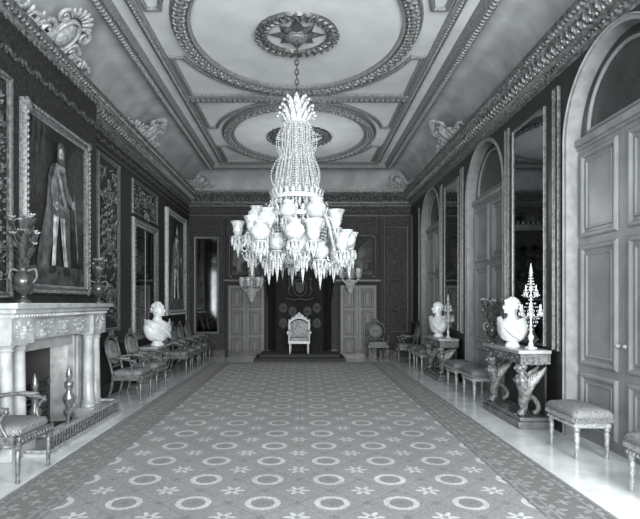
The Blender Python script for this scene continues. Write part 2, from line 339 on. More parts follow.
# ------------------------------------------------------------------ arched windows with closed shutters (right wall)
def leafdoor(b,x0,x1,z0,z1,pan,y=0):
    b.box(x0,x1,y,y+.05,z0,z1)
    for a,c in pan:
        b.sweep(rect(x0+.12,x1-.12,a,c,y),ridge(.06,.03),(0,-1,0)); b.sweep(rect(x0+.2,x1-.2,a+.08,c-.08,y),ridge(.03,.015),(0,-1,0))
def window(i,cy):
    t=thing('window_%d'%i,'arched window bay with closed panelled shutters, '+['nearest the camera','middle of the three on the right wall','farthest along the right wall'][i-1],'window',(XR+RD,cy,0),RW,None,0,'structure')
    for s in (-1,1):
        b=MB(); x0,x1=(-.9,-.004) if s<0 else (.004,.9)
        leafdoor(b,x0,x1,.0,SP-.06,[(.15,.75),(.9,2.25),(2.4,3.34)],-.03); l=b.build('shutter',MT['door'],t)
        b=MB(); b.ell((s*.06,-.05,1.15),(.025,.03,.025),8,6); b.build('knob',MT['giltlight'],l)
    b=MB(); arc=[(WH*1.01*math.cos(PI*k/40),SP+WH*1.01*math.sin(PI*k/40)) for k in range(41)]; b.add([(x,-.0,z) for x,z in arc],[tuple(range(41))]); b.build('lunette',MT['tymp'],t)
    b=MB(); b.sweep([(.7*math.cos(PI*k/32),0,SP+.08+.7*math.sin(PI*k/32)) for k in range(33)],ridge(.045,.03),(0,-1,0)); b.build('lunette_moulding',MT['door'],t)
    b=MB()
    path=[(.9,-RD,0),(.9,-RD,SP/2)]+[(.9*math.cos(PI*k/40),-RD,SP+.9*math.sin(PI*k/40)) for k in range(41)]+[(-.9,-RD,SP/2),(-.9,-RD,0)]
    b.sweep(path,[(-.06,.0),(-.06,.02),(-.045,.035),(-.03,.018),(-.015,.02),(.004,.012),(.004,-RD)],(0,-1,0),False)
    b.box(-.895,.895,-.075,0,SP-.06,SP+.02); b.box(-.895,.895,-.05,0,SP-.1,SP-.06)
    b.build('arch_frame',MT['trimlight'],t)
for i,c in enumerate(WC): window(i+1,c)
# ------------------------------------------------------------------ doors of the end wall
def door(i,x,label):
    t=thing('door_%d'%i,label,'door',(x,YF,0),0,None,0,'structure')
    for s in (-1,1):
        b=MB(); x0,x1=(-.53,-.004) if s<0 else (.004,.53); leafdoor(b,x0,x1,.01,2.12,[(.12,.55),(.68,1.35),(1.48,2.0)],-.02); l=b.build('door_leaf',MT['doorback'],t)
        b=MB(); b.ell((s*.05,-.04,1.02),(.025,.025,.025),8,6); b.build('door_knob',MT['giltlight'],l)
    b=MB(); b.sweep([(.53,-.005,0),(.53,-.005,2.13),(-.53,-.005,2.13),(-.53,-.005,0)],[(-.1,0),(-.1,.05),(-.06,.07),(-.02,.03),(0,.04),(0,0)],(0,-1,0),False)
    b.box(-.66,.66,-.06,0,2.24,2.29)
    for p,tt in along([(-.62,-.06,2.2),(.62,-.06,2.2)],.08): b.ell(p,(.03,.03,.03),6,4)
    b.build('architrave',MT['backgilt'],t)
door(1,-1.68,'panelled double door left of the throne'); door(2,1.64,'panelled double door right of the throne')
# ------------------------------------------------------------------ paintings
def portrait(b,w,h,light,seed,kind='figure'):
    R=random.Random(seed); k=h*.8; yy=[0]
    b.poly([(-w/2,0),(w/2,0),(w/2,h),(-w/2,h)],0,.014*light)
    def sh(pts,col,dx=0):
        yy[0]-=.0012
        P=[(min(max((p[0]+dx)*k,-w/2+.01),w/2-.01),min(max(p[1]*h,.01),h-.01)) for p in spline([(a,c,0) for a,c in pts],5)]
        b.poly(P,yy[0],col*light)
    sh([(.08,.45),(.6,.4),(.6,.9),(.3,.95),(.1,.7)],.03)
    sh([(.2,.5),(.6,.46),(.6,.6),(.35,.62)],.045)
    sh([(-.6,1.0),(-.15,1.0),(-.2,.75),(-.32,.5),(-.6,.4)],.022)
    for q in range(4): sh([(-.5+.08*q,1.0),(-.46+.08*q,1.0),(-.48+.06*q,.6),(-.52+.05*q,.55)],.032)
    sh([(-.6,.0),(.6,.0),(.6,.12),(-.6,.1)],.05)
    if kind=='figure':
        sh([(-.05,.79),(-.17,.72),(-.22,.5),(-.36,.12),(-.2,.08),(-.13,.25),(.0,.44),(.1,.25),(.2,.1),(.2,.35),(.17,.6),(.11,.74)],.06)
        for x in (-.23,-.19): sh([(x+.06,.66),(x+.08,.66),(x+.01,.2),(x-.05,.14)],.1)
        sh([(-.01,.49),(-.09,.49),(-.11,.28),(-.125,.12),(-.07,.11),(-.05,.26)],.42); sh([(.01,.49),(.09,.49),(.11,.28),(.15,.12),(.095,.11),(.05,.26)],.38)
        sh([(-.03,.45),(-.05,.45),(-.075,.13),(-.07,.12)],.24); sh([(.025,.45),(.05,.45),(.105,.13),(.095,.12)],.22)
        sh([(-.14,.12),(-.06,.12),(-.07,.08),(-.17,.08)],.02); sh([(.085,.12),(.15,.12),(.2,.08),(.1,.075)],.02)
        sh([(-.09,.77),(.09,.77),(.12,.62),(.13,.47),(0,.445),(-.13,.47),(-.12,.62)],.08)
        sh([(-.1,.75),(-.05,.76),(-.03,.6),(-.08,.5),(-.12,.52)],.13)
        for z in (.7,.64,.58,.52): sh([(-.012,z+.01),(.012,z+.01),(.012,z-.01),(-.012,z-.01)],.2)
        sh([(.08,.75),(.13,.66),(.24,.57),(.22,.53),(.11,.59),(.05,.69)],.1); sh([(-.09,.74),(-.17,.62),(-.1,.5),(-.06,.53),(-.11,.62),(-.05,.71)],.13)
        sh([(.22,.58),(.26,.57),(.26,.53),(.22,.53)],.3); sh([(-.1,.52),(-.05,.54),(-.05,.49),(-.09,.48)],.3)
        sh([(-.08,.75),(-.05,.77),(.1,.53),(.075,.5)],.26); sh([(-.12,.52),(.12,.52),(.12,.5),(-.12,.5)],.16)
        sh([(-.055,.785),(.055,.785),(.07,.755),(0,.735),(-.07,.755)],.24)
        sh([(-.055,.91),(.0,.93),(.055,.91),(.07,.83),(.05,.785),(-.05,.785),(-.07,.83)],.06); sh([(-.034,.878),(0,.895),(.034,.878),(.036,.835),(0,.795),(-.036,.835)],.34)
        sh([(.0,.89),(.034,.878),(.036,.835),(.005,.797)],.2)
        for s in (-1,1): sh([(s*.008,.86),(s*.024,.86),(s*.024,.853),(s*.008,.853)],.1)
        sh([(-.022,.826),(.022,.826),(.026,.81),(0,.79),(-.026,.81)],.08)
        sh([(.23,.6),(.25,.6),(.31,.2),(.29,.2)],.14)
    else:
        for q in range(7):
            x=R.uniform(-.4,.4)*w/k; z=R.uniform(.25,.7); s=R.uniform(.05,.12)
            sh([(x-s,z-.15),(x+s,z-.17),(x+s*.8,z+.1),(x,z+.2),(x-s*.8,z+.1)],R.uniform(.04,.12))
def painting(loc,rz,w,h,label,fm,fw=.13,light=1,seed=1,kind='figure',cat='painting'):
    t=thing('framed_painting',label,cat,loc,rz)
    b=MB(); b.M=Matrix.Translation((0,-.02,0)); portrait(b,w,h,light,seed,kind); b.build('canvas',MT['paint'],t,colors=True)
    b=MB(); b.sweep(rect(0-w/2,w/2,0,h),fprof(fw,.08),(0,-1,0))
    for p,tt in along(rect(-w/2-fw*.62,w/2+fw*.62,-fw*.62,h+fw*.62,-.075),.07,True): b.leaf(p,tt+Vector((0,0,.3)),(0,-1,0),.035,.018,.022,6,4)
    for p,tt in along(rect(-w/2-fw*.15,w/2+fw*.15,-fw*.15,h+fw*.15,-.04),.05,True): b.bead(p,.012)
    for sx in (1,-1):
        for z in (-fw/2,h+fw/2): b.leaf((sx*(w/2+fw/2),-.08,z),(sx,0,1),(0,-1,0),.09,.06,.03)
    b.build('frame',MT[fm],t,50); return t
painting((XB,6.76,1.83),LW,1.56,1.98,'large full-length portrait in a carved frame above the mantelpiece','frameimg',.12,1.0)
painting((XL,13.72,1.42),LW,1.75,2.4,'tall full-length portrait in a pale frame at the far end of the fireplace wall','giltlight',.14,2.0,2)
painting((-1.68,YF,2.42),0,.85,1.1,'overdoor painting above the left-hand door','backgilt',.08,.9,4,'group'); painting((1.64,YF,2.42),0,.85,1.1,'overdoor painting above the right-hand door','backgilt',.08,.9,5,'group')
# ------------------------------------------------------------------ mirrors
def mirror(loc,rz,w,h,label,fm,fw,bars=False,gm='mirror'):
    t=thing('pier_mirror',label,'mirror',loc,rz)
    b=MB(); b.quad((-w/2,-.015,0),(w/2,-.015,0),(w/2,-.015,h),(-w/2,-.015,h)); b.build('mirror_glass',MT[gm],t)
    b=MB(); b.sweep(rect(-w/2,w/2,0,h),fprof(fw,.07 if fw>.1 else .04),(0,-1,0))
    if bars:
        b.box(-.01,.01,-.025,-.015,0,h)
        for p,tt in along(rect(-w/2-fw*.5,w/2+fw*.5,-fw*.5,h+fw*.5,-.055),.09,True): b.leaf(p,tt+Vector((0,0,.4)),(0,-1,0),.04,.022,.022,6,4)
        for k in range(7):
            a=math.radians(30+20*k); b.leaf((.16*math.cos(a),-.05,h+fw+.02+.12*math.sin(a)),(math.cos(a),0,math.sin(a)),(0,-1,0),.09,.035,.025)
    b.build('frame',MT[fm],t,50); return t
mirror((XL,11.1,1.0),LW,1.4,2.15,'ornate framed pier mirror behind the left marble bust','frameimg',.16,True)
mirror((XR,7.36,1.06),RW,.98,3.1,'tall dark pier mirror behind the near right console table','frameimg',.03)
mirror((XR,11.15,1.06),RW,.98,3.1,'tall dark pier mirror behind the far right console table','frameimg',.03)
mirror((-2.85,YF,.75),0,.62,2.75,'tall narrow mirror on the end wall left of the left-hand door','frameimg',.06,False,'mirrordark')
# ------------------------------------------------------------------ chimneypiece
t=thing('chimneypiece','grey white marble chimneypiece with paired columns and an open grate','fireplace',(XB,FC,0),LW)
b=MB(); b.box(-1.22,1.22,-.29,0,1.44,1.49); b.box(-1.26,1.26,-.33,0,1.49,1.54); b.box(-1.3,1.3,-.37,0,1.54,1.6)
for k in range(44): b.box(-1.19+.0551*k,-1.16+.0551*k,-.32,-.25,1.45,1.485)
b.build('mantel_shelf',MT['marble'],t,bevel=.008)
b=MB(); b.box(-1.2,1.2,-.23,0,1.2,1.44)
for s in (-1,1): b.box(s*1.02-.22,s*1.02+.22,-.28,0,1.2,1.44)
b.M=Matrix.Translation((0,-.23,1.32)); carve(b,1.4,.2,31,.03,20)
for s in (-1,1): b.M=Matrix.Translation((s*1.02,-.28,1.32)); carve(b,.34,.18,32,.03,8)
b.M=None; b.build('frieze',MT['marble'],t,50)
for x in (-1.14,-.9,.9,1.14):
    b=MB(); b.lathe([(.1,.14),(.1,.17),(.085,.19),(.09,.21),(.075,.23),(.072,.5),(.063,1.08),(.068,1.1),(.078,1.11),(.068,1.13),(.1,1.17),(.11,1.2)],(x,-.165,0),18); b.box(x-.11,x+.11,-.275,-.055,1.17,1.2); b.build('column',MT['marble'],t,50)
for s in (-1,1):
    b=MB(); b.box(s*1.02-.24,s*1.02+.24,-.29,0,0,.14); b.build('plinth',MT['marble'],t,bevel=.01)
    b=MB(); b.box(min(s*.62,s*1.2),max(s*.62,s*1.2),-.06,0,.14,1.2); b.sweep(rect(min(s*.65,s*.77),max(s*.65,s*.77),.2,1.15,-.06),ridge(.03,.02),(0,-1,0)); b.build('jamb',MT['marble'],t)
b=MB(); b.box(-.62,.62,-.06,0,1.05,1.2); b.build('lintel',MT['marble'],t)
q0,q1,qm=.62,.42,.54
for s in (-1,1):
    b=MB(); b.quad((s*q0,0,0),(s*qm,.2,0),(s*qm,.2,1.08),(s*q0,0,1.08)); b.build('cheek',MT['slip'],t)
b=MB()
for q in (((-qm,.2,0),(-q1,.5,0),(-q1,.5,1.08),(-qm,.2,1.08)),((qm,.2,0),(q1,.5,0),(q1,.5,1.08),(qm,.2,1.08)),((-q1,.5,0),(q1,.5,0),(q1,.5,1.08),(-q1,.5,1.08)),((-q0,0,1.08),(q0,0,1.08),(q1,.5,1.08),(-q1,.5,1.08)),((-q0,0,.004),(q0,0,.004),(q1,.5,.004),(-q1,.5,.004))): b.quad(*q)
b.build('firebox',MT['soot'],t)
b=MB()
for k in range(5): b.tube([(-.36,.22,.22+.07*k),(-.36,.14,.22+.07*k),(.36,.14,.22+.07*k),(.36,.22,.22+.07*k)],.012,5)
for x in (-.36,.36): b.box(x-.02,x+.02,.13,.36,0,.55); b.ell((x,.14,.58),(.035,.035,.05))
for k in range(8): b.box(-.34+.095*k-.008,-.34+.095*k+.008,.15,.38,.19,.21)
b.build('grate',MT['iron'],t)
b=MB(); b.box(-1.05,1.05,-.58,-.295,0,.03); o=tag(b.build('hearth_slab',MT['marble']),'pale marble hearth slab in front of the fireplace','hearth'); o.location=(XB,FC,0); o.rotation_euler=(0,0,LW)
o=thing('hearth_fender','low pierced metal fender around the hearth','fender',(XB,FC,.03),LW)
b=MB(); b.box(-1.0,1.0,-.56,-.52,0,.03); b.box(-1.0,1.0,-.56,-.52,.17,.2)
for s in (-1,1): b.box(s*1.0-.02,s*1.0+.02,-.56,-.31,0,.03); b.box(s*1.0-.02,s*1.0+.02,-.56,-.31,.17,.2)
b.build('rail',MT['giltlight'],o)
for k in range(30):
    b=MB(); b.lathe([(.008,.03),(.018,.07),(.008,.11),(.014,.14),(.008,.17)],(-.98+.0676*k,-.54,0),6); b.build('baluster',MT['iron'],o)
def andiron(y,label):
    t=thing('andiron',label,'andiron',(XB+.1,y,0.004),LW,'tall andirons in the fireplace')
    for s in (-1,1):
        b=MB(); b.tube([(0,0,.14),(s*.07,-.02,.1),(s*.1,-.02,.0)],[.025,.02,.025],6); b.build('foot',MT['steel'],t)
    b=MB(); b.lathe([(.04,.1),(.075,.15),(.03,.2),(.07,.3),(.075,.35),(.03,.43),(.055,.5),(.06,.54),(.022,.58),(.042,.63),(.035,.68),(.005,.78)],(0,0,0),14); b.build('standard',MT['steel'],t,50)
    return t
andiron(FC+.44,'tall turned metal andiron at the right of the fire opening'); andiron(FC-.44,'tall turned metal andiron at the left of the fire opening')
# vases with flowers
def vase(loc,label,s,hf,seed,spread=1.2,group=None):
    R=random.Random(seed); t=thing('flower_vase',label,'vase',loc,0,group)
    b=MB(); b.lathe([(r*s,z*s) for r,z in ((.09,0),(.09,.03),(.04,.06),(.035,.09),(.1,.17),(.13,.26),(.12,.33),(.06,.39),(.05,.42),(.08,.46))],(0,0,0),18)
    b.build('vase_body',MT['vase'],t,60)
    for sx in (-1,1):
        b=MB(); b.tube(spline([(sx*.06*s,0,.4*s),(sx*.15*s,0,.42*s),(sx*.17*s,0,.32*s),(sx*.12*s,0,.25*s)],4,False),.013*s,6); b.build('handle',MT['frameimg'],t)
    lf=MB(); bl=MB()
    for k in range(18):
        a=R.uniform(0,2*PI); q=R.uniform(.02,.15)*s*spread; h=hf*R.uniform(.45,1); e=Vector((q*math.cos(a),q*math.sin(a),.44*s+h))
        lf.tube([(0,0,.42*s),(e.x*.5,e.y*.5,.44*s+h*.6),e],.006*s+.002,5)
        for j in range(7):
            f=R.uniform(.15,.95); aa=R.uniform(0,2*PI); c=Vector((e.x*f,e.y*f,.44*s+h*f)); lf.leaf(c+Vector((math.cos(aa),math.sin(aa),.2))*.03*s,(math.cos(aa)*.6,math.sin(aa)*.6,.8),(math.cos(aa),math.sin(aa),-.4),.085*s,.032*s,.006)
        for j in range(5):
            aa=2*PI*j/5; bl.leaf(e+Vector((math.cos(aa),math.sin(aa),0))*.02*s,(math.cos(aa),math.sin(aa),.5),(0,0,1),.035*s,.02*s,.012*s)
    lf.build('foliage',MT['leaf'],t,60); bl.build('blossoms',MT['petal'],t,60); return t
vase((XB+.24,5.5,1.6),'large vase of tall flowers at the near end of the mantelpiece',.85,.55,3); vase((XB+.22,7.58,1.6),'vase of dark flowers at the far end of the mantelpiece',.75,.32,4,.9)
# ------------------------------------------------------------------ consoles, busts, candelabra
def console(loc,rz,w,h,label,d=.42):
    t=thing('console_table',label,'console table',loc,rz,'gilded console tables')
    b=MB(); b.box(-w/2,w/2,-d,0,h-.05,h); b.build('marble_top',MT['marble'],t,bevel=.012)
    b=MB(); b.box(-w/2+.04,w/2-.04,-d+.04,0,h-.18,h-.05); b.M=Matrix.Translation((0,-d+.04,h-.11)); carve(b,w-.2,.12,41,.03,18); b.M=None; b.build('apron',MT['sculpt'],t,50)
    b=MB(); b.box(-w/2,w/2,-d,0,0,.09); b.box(-w/2+.03,w/2-.03,-d+.03,0,.09,.14); b.build('plinth',MT['darkmarble'],t,bevel=.01)
    b=MB(); b.box(-w/2+.1,w/2-.1,-.05,-.02,.13,h-.18); b.build('back_panel',MT['pier'],t)
    for s in (-1,1):
        b=MB(); x=s*(w/2-.16); H=h-.32; Z=.14
        pr=[(-d+.07,Z+.01,.05),(-d+.13,Z+.12*H,.045),(-d+.12,Z+.26*H,.065),(-d+.15,Z+.42*H,.085),(-d+.13,Z+.58*H,.095),(-d+.1,Z+.7*H,.095),(-d+.11,Z+.8*H,.055),(-d+.1,Z+.86*H,.05)]
        p=spline([(x,a,c) for a,c,r in pr],4,False); n=len(p)
        b.tube(p,[pr[min(i//4,6)][2]+(pr[min(i//4+1,7)][2]-pr[min(i//4,6)][2])*((i%4)/4) for i in range(n)],10)
        b.ell((x,-d+.08,Z+.91*H),(.062,.07,.075),10,7); b.ell((x,-d+.012,Z+.905*H),(.014,.018,.02)); b.ell((x,-d+.11,Z+.93*H),(.075,.065,.085),9,6); b.box(x-.09,x+.09,-d+.05,-.08,Z+.98*H,h-.18)
        for e in (-1,1):
            b.ell((x+e*.035,-d+.03,Z+.68*H),(.03,.03,.032),8,5)
            for k in range(8): b.leaf((x+e*(.08+.003*k),-d+.16+.022*k,Z+H*(.56+.035*k)),(0,.12+.07*k,1),(e,0,0),.16-.006*k,.028,.016)
            for k in range(3): b.leaf((x+e*.022*(k-1),-d+.02,Z+.02),(0,-1,-.1),(0,0,1),.035,.012,.016)
        b.tube(spline([(x,-d+.18,Z+.4*H),(x,-d+.28,Z+.3*H),(x,-d+.32,Z+.12*H),(x,-d+.25,Z+.03)],4,False),.035,7)
        b.build('griffin_leg',MT['sculpt'],t,60)
    return t
console((XR-.05,7.25,0),RW,1.35,1.0,'gilded griffin-legged console table nearest the camera on the right'); console((XR-.05,11.13,0),RW,1.3,.88,'gilded console table under the far right pier mirror'); console((XL+.06,10.9,0),LW,1.15,.72,'low gilded console table carrying the large left bust')
def bust(loc,rz,sc,label,seed,turn=0):
    t=thing('marble_bust',label,'bust',loc,rz,'white marble busts'); R=random.Random(seed); S=Matrix.Scale(sc,4)
    b=MB(); b.M=S; b.lathe([(.11,0),(.11,.025),(.095,.04),(.085,.055),(.09,.075),(.11,.085)],(0,.0,0),20); b.build('socle',MT['statuary'],t,50)
    b=MB(); b.M=S; rings=[]
    for z,rx,ry,cy in ((.08,.13,.08,0),(.11,.18,.1,-.005),(.16,.225,.12,-.01),(.24,.255,.135,-.012),(.32,.262,.13,-.008),(.37,.235,.115,0),(.405,.16,.095,.005),(.43,.095,.082,.005),(.46,.072,.075,-.005),(.49,.068,.074,-.012)):
        rings.append([(rx*math.cos(2*PI*k/24),cy+ry*math.sin(2*PI*k/24),z) for k in range(24)])
    ct,st=math.cos(turn),math.sin(turn); hs=1.14
    for z,rx,ry,cy in ((.505,.06,.078,-.024),(.525,.066,.09,-.028),(.56,.076,.098,-.022),(.6,.08,.102,-.014),(.64,.077,.098,-.01),(.675,.06,.078,-.004),(.695,.035,.045,0),(.703,.005,.006,0)):
        rg=[]
        for k in range(24):
            x=hs*rx*math.cos(2*PI*k/24); y=cy+hs*ry*math.sin(2*PI*k/24); rg.append((x*ct-y*st,x*st+y*ct,.5+(z-.5)*hs))
        rings.append(rg)
    b.loft(rings,True,True,True)
    def H(x,y,z): x*=hs; y*=hs; return (x*ct-y*st,x*st+y*ct,.5+(z-.5)*hs)
    Rz=Matrix.Rotation(turn,3,'Z')
    b.ell(H(0,-.122,.575),(.015,.025,.027),8,6,Rz); b.ell(H(0,-.112,.598),(.055,.016,.009),8,5,Rz); b.ell(H(0,-.118,.54),(.025,.011,.007),8,5,Rz); b.ell(H(0,-.106,.513),(.025,.02,.016),8,5,Rz)
    for s in (1,-1): b.ell(H(s*.08,-.012,.575),(.011,.02,.03),8,5,Rz); b.ell(H(s*.03,-.106,.585),(.016,.009,.008),8,5,Rz)
    for k in range(80):
        a=R.uniform(0,2*PI); zz=R.uniform(.56,.705); rr=math.sqrt(max(0,1-((zz-.59)/.115)**2)) if zz>.59 else 1
        x=.082*rr*math.cos(a); y=-.008+.104*rr*math.sin(a)
        if y<-.055 and zz<.645: continue
        b.ell(H(x,y,zz),(.022,.022,.018),7,5)
    b.build('figure',MT['statuary'],t,60)
    b=MB(); b.M=S
    for k in range(9):
        z=.1+.03*k; f=min(1,.62+.06*k)
        b.tube(spline([(-.235*f,.02,z+.1),(-.2*f,-.08,z+.07),(-.08,-.15*f,z+.02),(.05,-.15*f,z-.0),(.16*f,-.11*f,z+.04),(.24*f,-.0,z+.1)],5,False),[.012+.014*math.sin(PI*i/25) for i in range(26)],7)
    b.tube(spline([(-.2,-.03,.42),(-.12,-.1,.38),(.0,-.15,.3),(.12,-.14,.2),(.2,-.07,.14)],5,False),.03,8)
    b.build('drapery',MT['statuary'],t,60); return t
bust((XR-.3,7.2,1.0),RW+.5,.92,'white marble bust on the near right console, beside the crystal candelabrum',1,-.3)
bust((XR-.28,11.2,.88),RW+.4,1.0,'white marble bust on the far right console table',2,-.2)
bust((XL+.34,10.85,.72),LW-.75,1.22,'large draped white marble bust in front of the left pier mirror',3,.4)
def candelabrum(loc,rz,label,h=1.15):
    t=thing('crystal_candelabrum',label,'candelabrum',loc,rz); k=h/1.15
    b=MB(); b.M=Matrix.Scale(k,4); b.lathe([(.08,0),(.08,.025),(.04,.04),(.022,.1),(.04,.16),(.016,.22),(.013,.4),(.03,.45),(.013,.5),(.011,.75),(.028,.8),(.01,.85),(.008,.98),(.025,1.02),(.02,1.06),(.004,1.15)],(0,0,0),12); b.build('stem',MT['crystal'],t,40)
    for tier,(z,r,n) in enumerate(((.48,.135,6),(.74,.09,4))):
        for q in range(n):
            a=2*PI*q/n+tier*.4; c,s=math.cos(a),math.sin(a); b=MB(); b.M=Matrix.Scale(k,4)
            b.tube(spline([(0,0,z),(c*r*.5,s*r*.5,z-.05),(c*r*.9,s*r*.9,z-.02),(c*r,s*r,z+.04)],4,False),.006,5); b.lathe([(.008,.03),(.024,.04),(.024,.05),(.01,.05)],(c*r,s*r,z),8)
            ar=b.build('arm',MT['crystal'],t)
            b=MB(); b.M=Matrix.Scale(k,4); b.lathe([(.007,.05),(.007,.1),(.003,.12)],(c*r,s*r,z),8); b.build('candle',MT['candle'],ar)
            for j in range(4):
                b=MB(); b.M=Matrix.Scale(k,4); aa=PI/2*j; b.bead((c*r+.022*math.cos(aa),s*r+.022*math.sin(aa),z-.01),.009,.04); b.build('drop',MT['crystal'],ar)
    b=MB(); b.M=Matrix.Scale(k,4)
    for q in range(16):
        a=2*PI*q/16
        for j in range(9):
            f=j/8; r=.02+.09*f*f; b.bead((r*math.cos(a),r*math.sin(a),1.02-.3*f),.007,.012); r=.025+.085*math.sin(PI*f); b.bead((r*math.cos(a),r*math.sin(a),.66-.4*f),.007,.012)
    b.build('bead_strings',MT['crystal'],t)['kind']='stuff'; return t
candelabrum((XR-.22,6.80,1.0),0,'crystal candelabrum at the near end of the right console table',1.12)
candelabrum((XR-.22,10.68,.88),0,'crystal candelabrum on the far right console table',.9)
vase((XR-.38,7.76,1.0),'small vase of drooping flowers at the far end of the near right console',.72,.34,8,1.7)
# ------------------------------------------------------------------ seats
def rr(w,d,r,z,n=5):
    out=[]
    for cx,cy,a0 in ((w/2-r,d/2-r,0),(-w/2+r,d/2-r,90),(-w/2+r,-d/2+r,180),(w/2-r,-d/2+r,270)):
        for k in range(n+1):
            a=math.radians(a0+90*k/n); out.append((cx+r*math.cos(a),cy+r*math.sin(a),z))
    return out
def turnedleg(b,x,y,h): b.lathe([(r,z*h) for r,z in ((.014,0),(.022,.04),(.016,.1),(.02,.3),(.027,.75),(.018,.8),(.03,.85),(.03,.9),(.03,1))],(x,y,0),10)
def armchair(loc,rz,label,group):
    t=thing('gilt_armchair',label,'chair',loc,rz,group)
    for s in (-1,1):
        b=MB(); turnedleg(b,s*.25,-.23,.37); b.build('leg',MT['frame'],t,50)
        b=MB(); b.tube([(s*.23,.32,0),(s*.225,.26,.2),(s*.22,.23,.42)],[.018,.022,.025],8); b.build('leg',MT['frame'],t)
    b=MB(); b.box(-.29,.29,-.27,-.21,.34,.42); b.box(-.26,.26,.2,.25,.34,.42)
    for s in (-1,1): b.box(s*.265-.025,s*.265+.025,-.25,.23,.34,.42)
    for p,tt in along([(-.27,-.275,.38),(.27,-.275,.38)],.05): b.ell(p,(.02,.012,.022),6,4)
    b.build('seat_rail',MT['frame'],t,bevel=.006)
    b=MB(); b.loft([rr(.52,.46,.06,.42),rr(.55,.49,.07,.45),rr(.53,.47,.08,.49),rr(.4,.34,.1,.51),rr(.1,.08,.03,.515)],True,True,True); b.build('seat',MT['fabric'],t,60)
    path=spline([(-.22,.24,.42),(-.235,.28,.62),(-.26,.33,.82),(-.2,.36,.97),(0,.375,1.04),(.2,.36,.97),(.26,.33,.82),(.235,.28,.62),(.22,.24,.42)],5,False)
    b=MB(); b.tube(path,.024,7); b.tube([(-.23,.265,.55),(.23,.265,.55)],.018,6)
    for k in range(7):
        a=math.radians(30+20*k); b.leaf((.09*math.cos(a),.35,1.03+.07*math.sin(a)),(math.cos(a),0,math.sin(a)),(0,-1,0),.05,.022,.015)
    for s in (-1,1): scroll(b,s*.2,.98,.05,s,.345,.014,1.2,0,1)
    b.build('back_frame',MT['frame'],t,60)
    b=MB(); rings=[]
    for q,dy in ((1,.0),(.92,-.03),(.6,-.045),(.1,-.05)):
        rings.append([(x*.85*q,.27+(.1*(z-.55)/.45)+dy,.775+(z-.775)*.9*q) for x,z in [(.24*math.cos(2*PI*k/24),.775+.23*max(-.95,math.sin(2*PI*k/24))) for k in range(24)]])
    b.loft(rings,True,True,True); b.build('back_pad',MT['fabric'],t,60)
    for s in (-1,1):
        b=MB(); b.tube(spline([(s*.24,.29,.68),(s*.29,.12,.7),(s*.31,-.08,.67),(s*.3,-.17,.66)],5,False),.02,7); scroll(b,s*.3,.645,.03,1,-.17,.014,1,1.57,1)
        b.tube(spline([(s*.3,-.16,.65),(s*.29,-.09,.55),(s*.275,-.14,.42)],4,False),.018,7); ar=b.build('arm',MT['frame'],t,60)
        b=MB(); b.leaf((s*.3,.02,.705),(0,-1,0),(0,0,1),.11,.03,.022,8,6); b.build('arm_pad',MT['fabric'],ar,60)
    return t
a0=armchair((-2.74,4.86,0),LW-.05,'dark gilt armchair nearest the camera, in front of the fireplace','gilt armchairs along the fireplace wall')
for y,l in ((8.7,'gilt armchair just beyond the fireplace'),(9.65,'gilt armchair between the fireplace chair and the left bust'),(11.92,'gilt armchair just beyond the left marble bust'),(12.7,'gilt armchair second beyond the left marble bust'),(13.5,'gilt armchair third beyond the left marble bust'),(14.35,'gilt armchair at the far end of the left row')):
    dup(a0,(-2.86,y,0),LW+rnd.uniform(-.08,.08),l)
o=dup(a0,(2.12,14.85,0),0,'gilt armchair against the end wall right of the right-hand door'); o['group']='gilt armchairs at the far right'
o=dup(a0,(2.78,14.1,0),RW,'gilt armchair against the right wall in the far corner'); o['group']='gilt armchairs at the far right'
def stool(loc,rz,label):
    t=thing('upholstered_stool',label,'stool',loc,rz,'upholstered window stools')
    for x in (-.27,.27):
        for y in (-.155,.155): b=MB(); turnedleg(b,x,y,.34); b.build('leg',MT['giltlight'],t,50)
    b=MB(); b.box(-.3,.3,-.185,.185,.32,.4)
    for k in range(13): b.ell((-.28+.0467*k,-.19,.34),(.02,.012,.02),6,4)
    b.build('apron',MT['giltlight'],t,bevel=.006)
    b=MB(); b.loft([rr(.6,.37,.03,.4),rr(.66,.42,.05,.42),rr(.67,.43,.06,.46),rr(.62,.38,.08,.5),rr(.4,.2,.08,.525),rr(.1,.05,.02,.53)],True,True,True); b.build('seat',MT['fabric'],t,60)
    b=MB()
    for p,tt in along(rr(.66,.42,.05,.0),.016,True): b.tube([(p.x,p.y,.425),(p.x*1.01,p.y*1.01,.38)],[.006,.008],4)
    b.build('fringe',MT['fabric'],t)['kind']='stuff'; return t
s0=stool((2.96,5.6,0),RW,'upholstered stool in front of the nearest arched window, beside the console')
for y,l in ((4.15,'upholstered stool at the right edge, nearest the camera'),(8.75,'upholstered stool before the middle arched window, nearer the camera'),(9.75,'upholstered stool before the middle arched window, nearer the throne'),(12.5,'upholstered stool before the farthest arched window, nearer the camera'),(13.35,'upholstered stool before the farthest arched window, nearer the throne')): dup(s0,(2.95,y,0),RW,l)
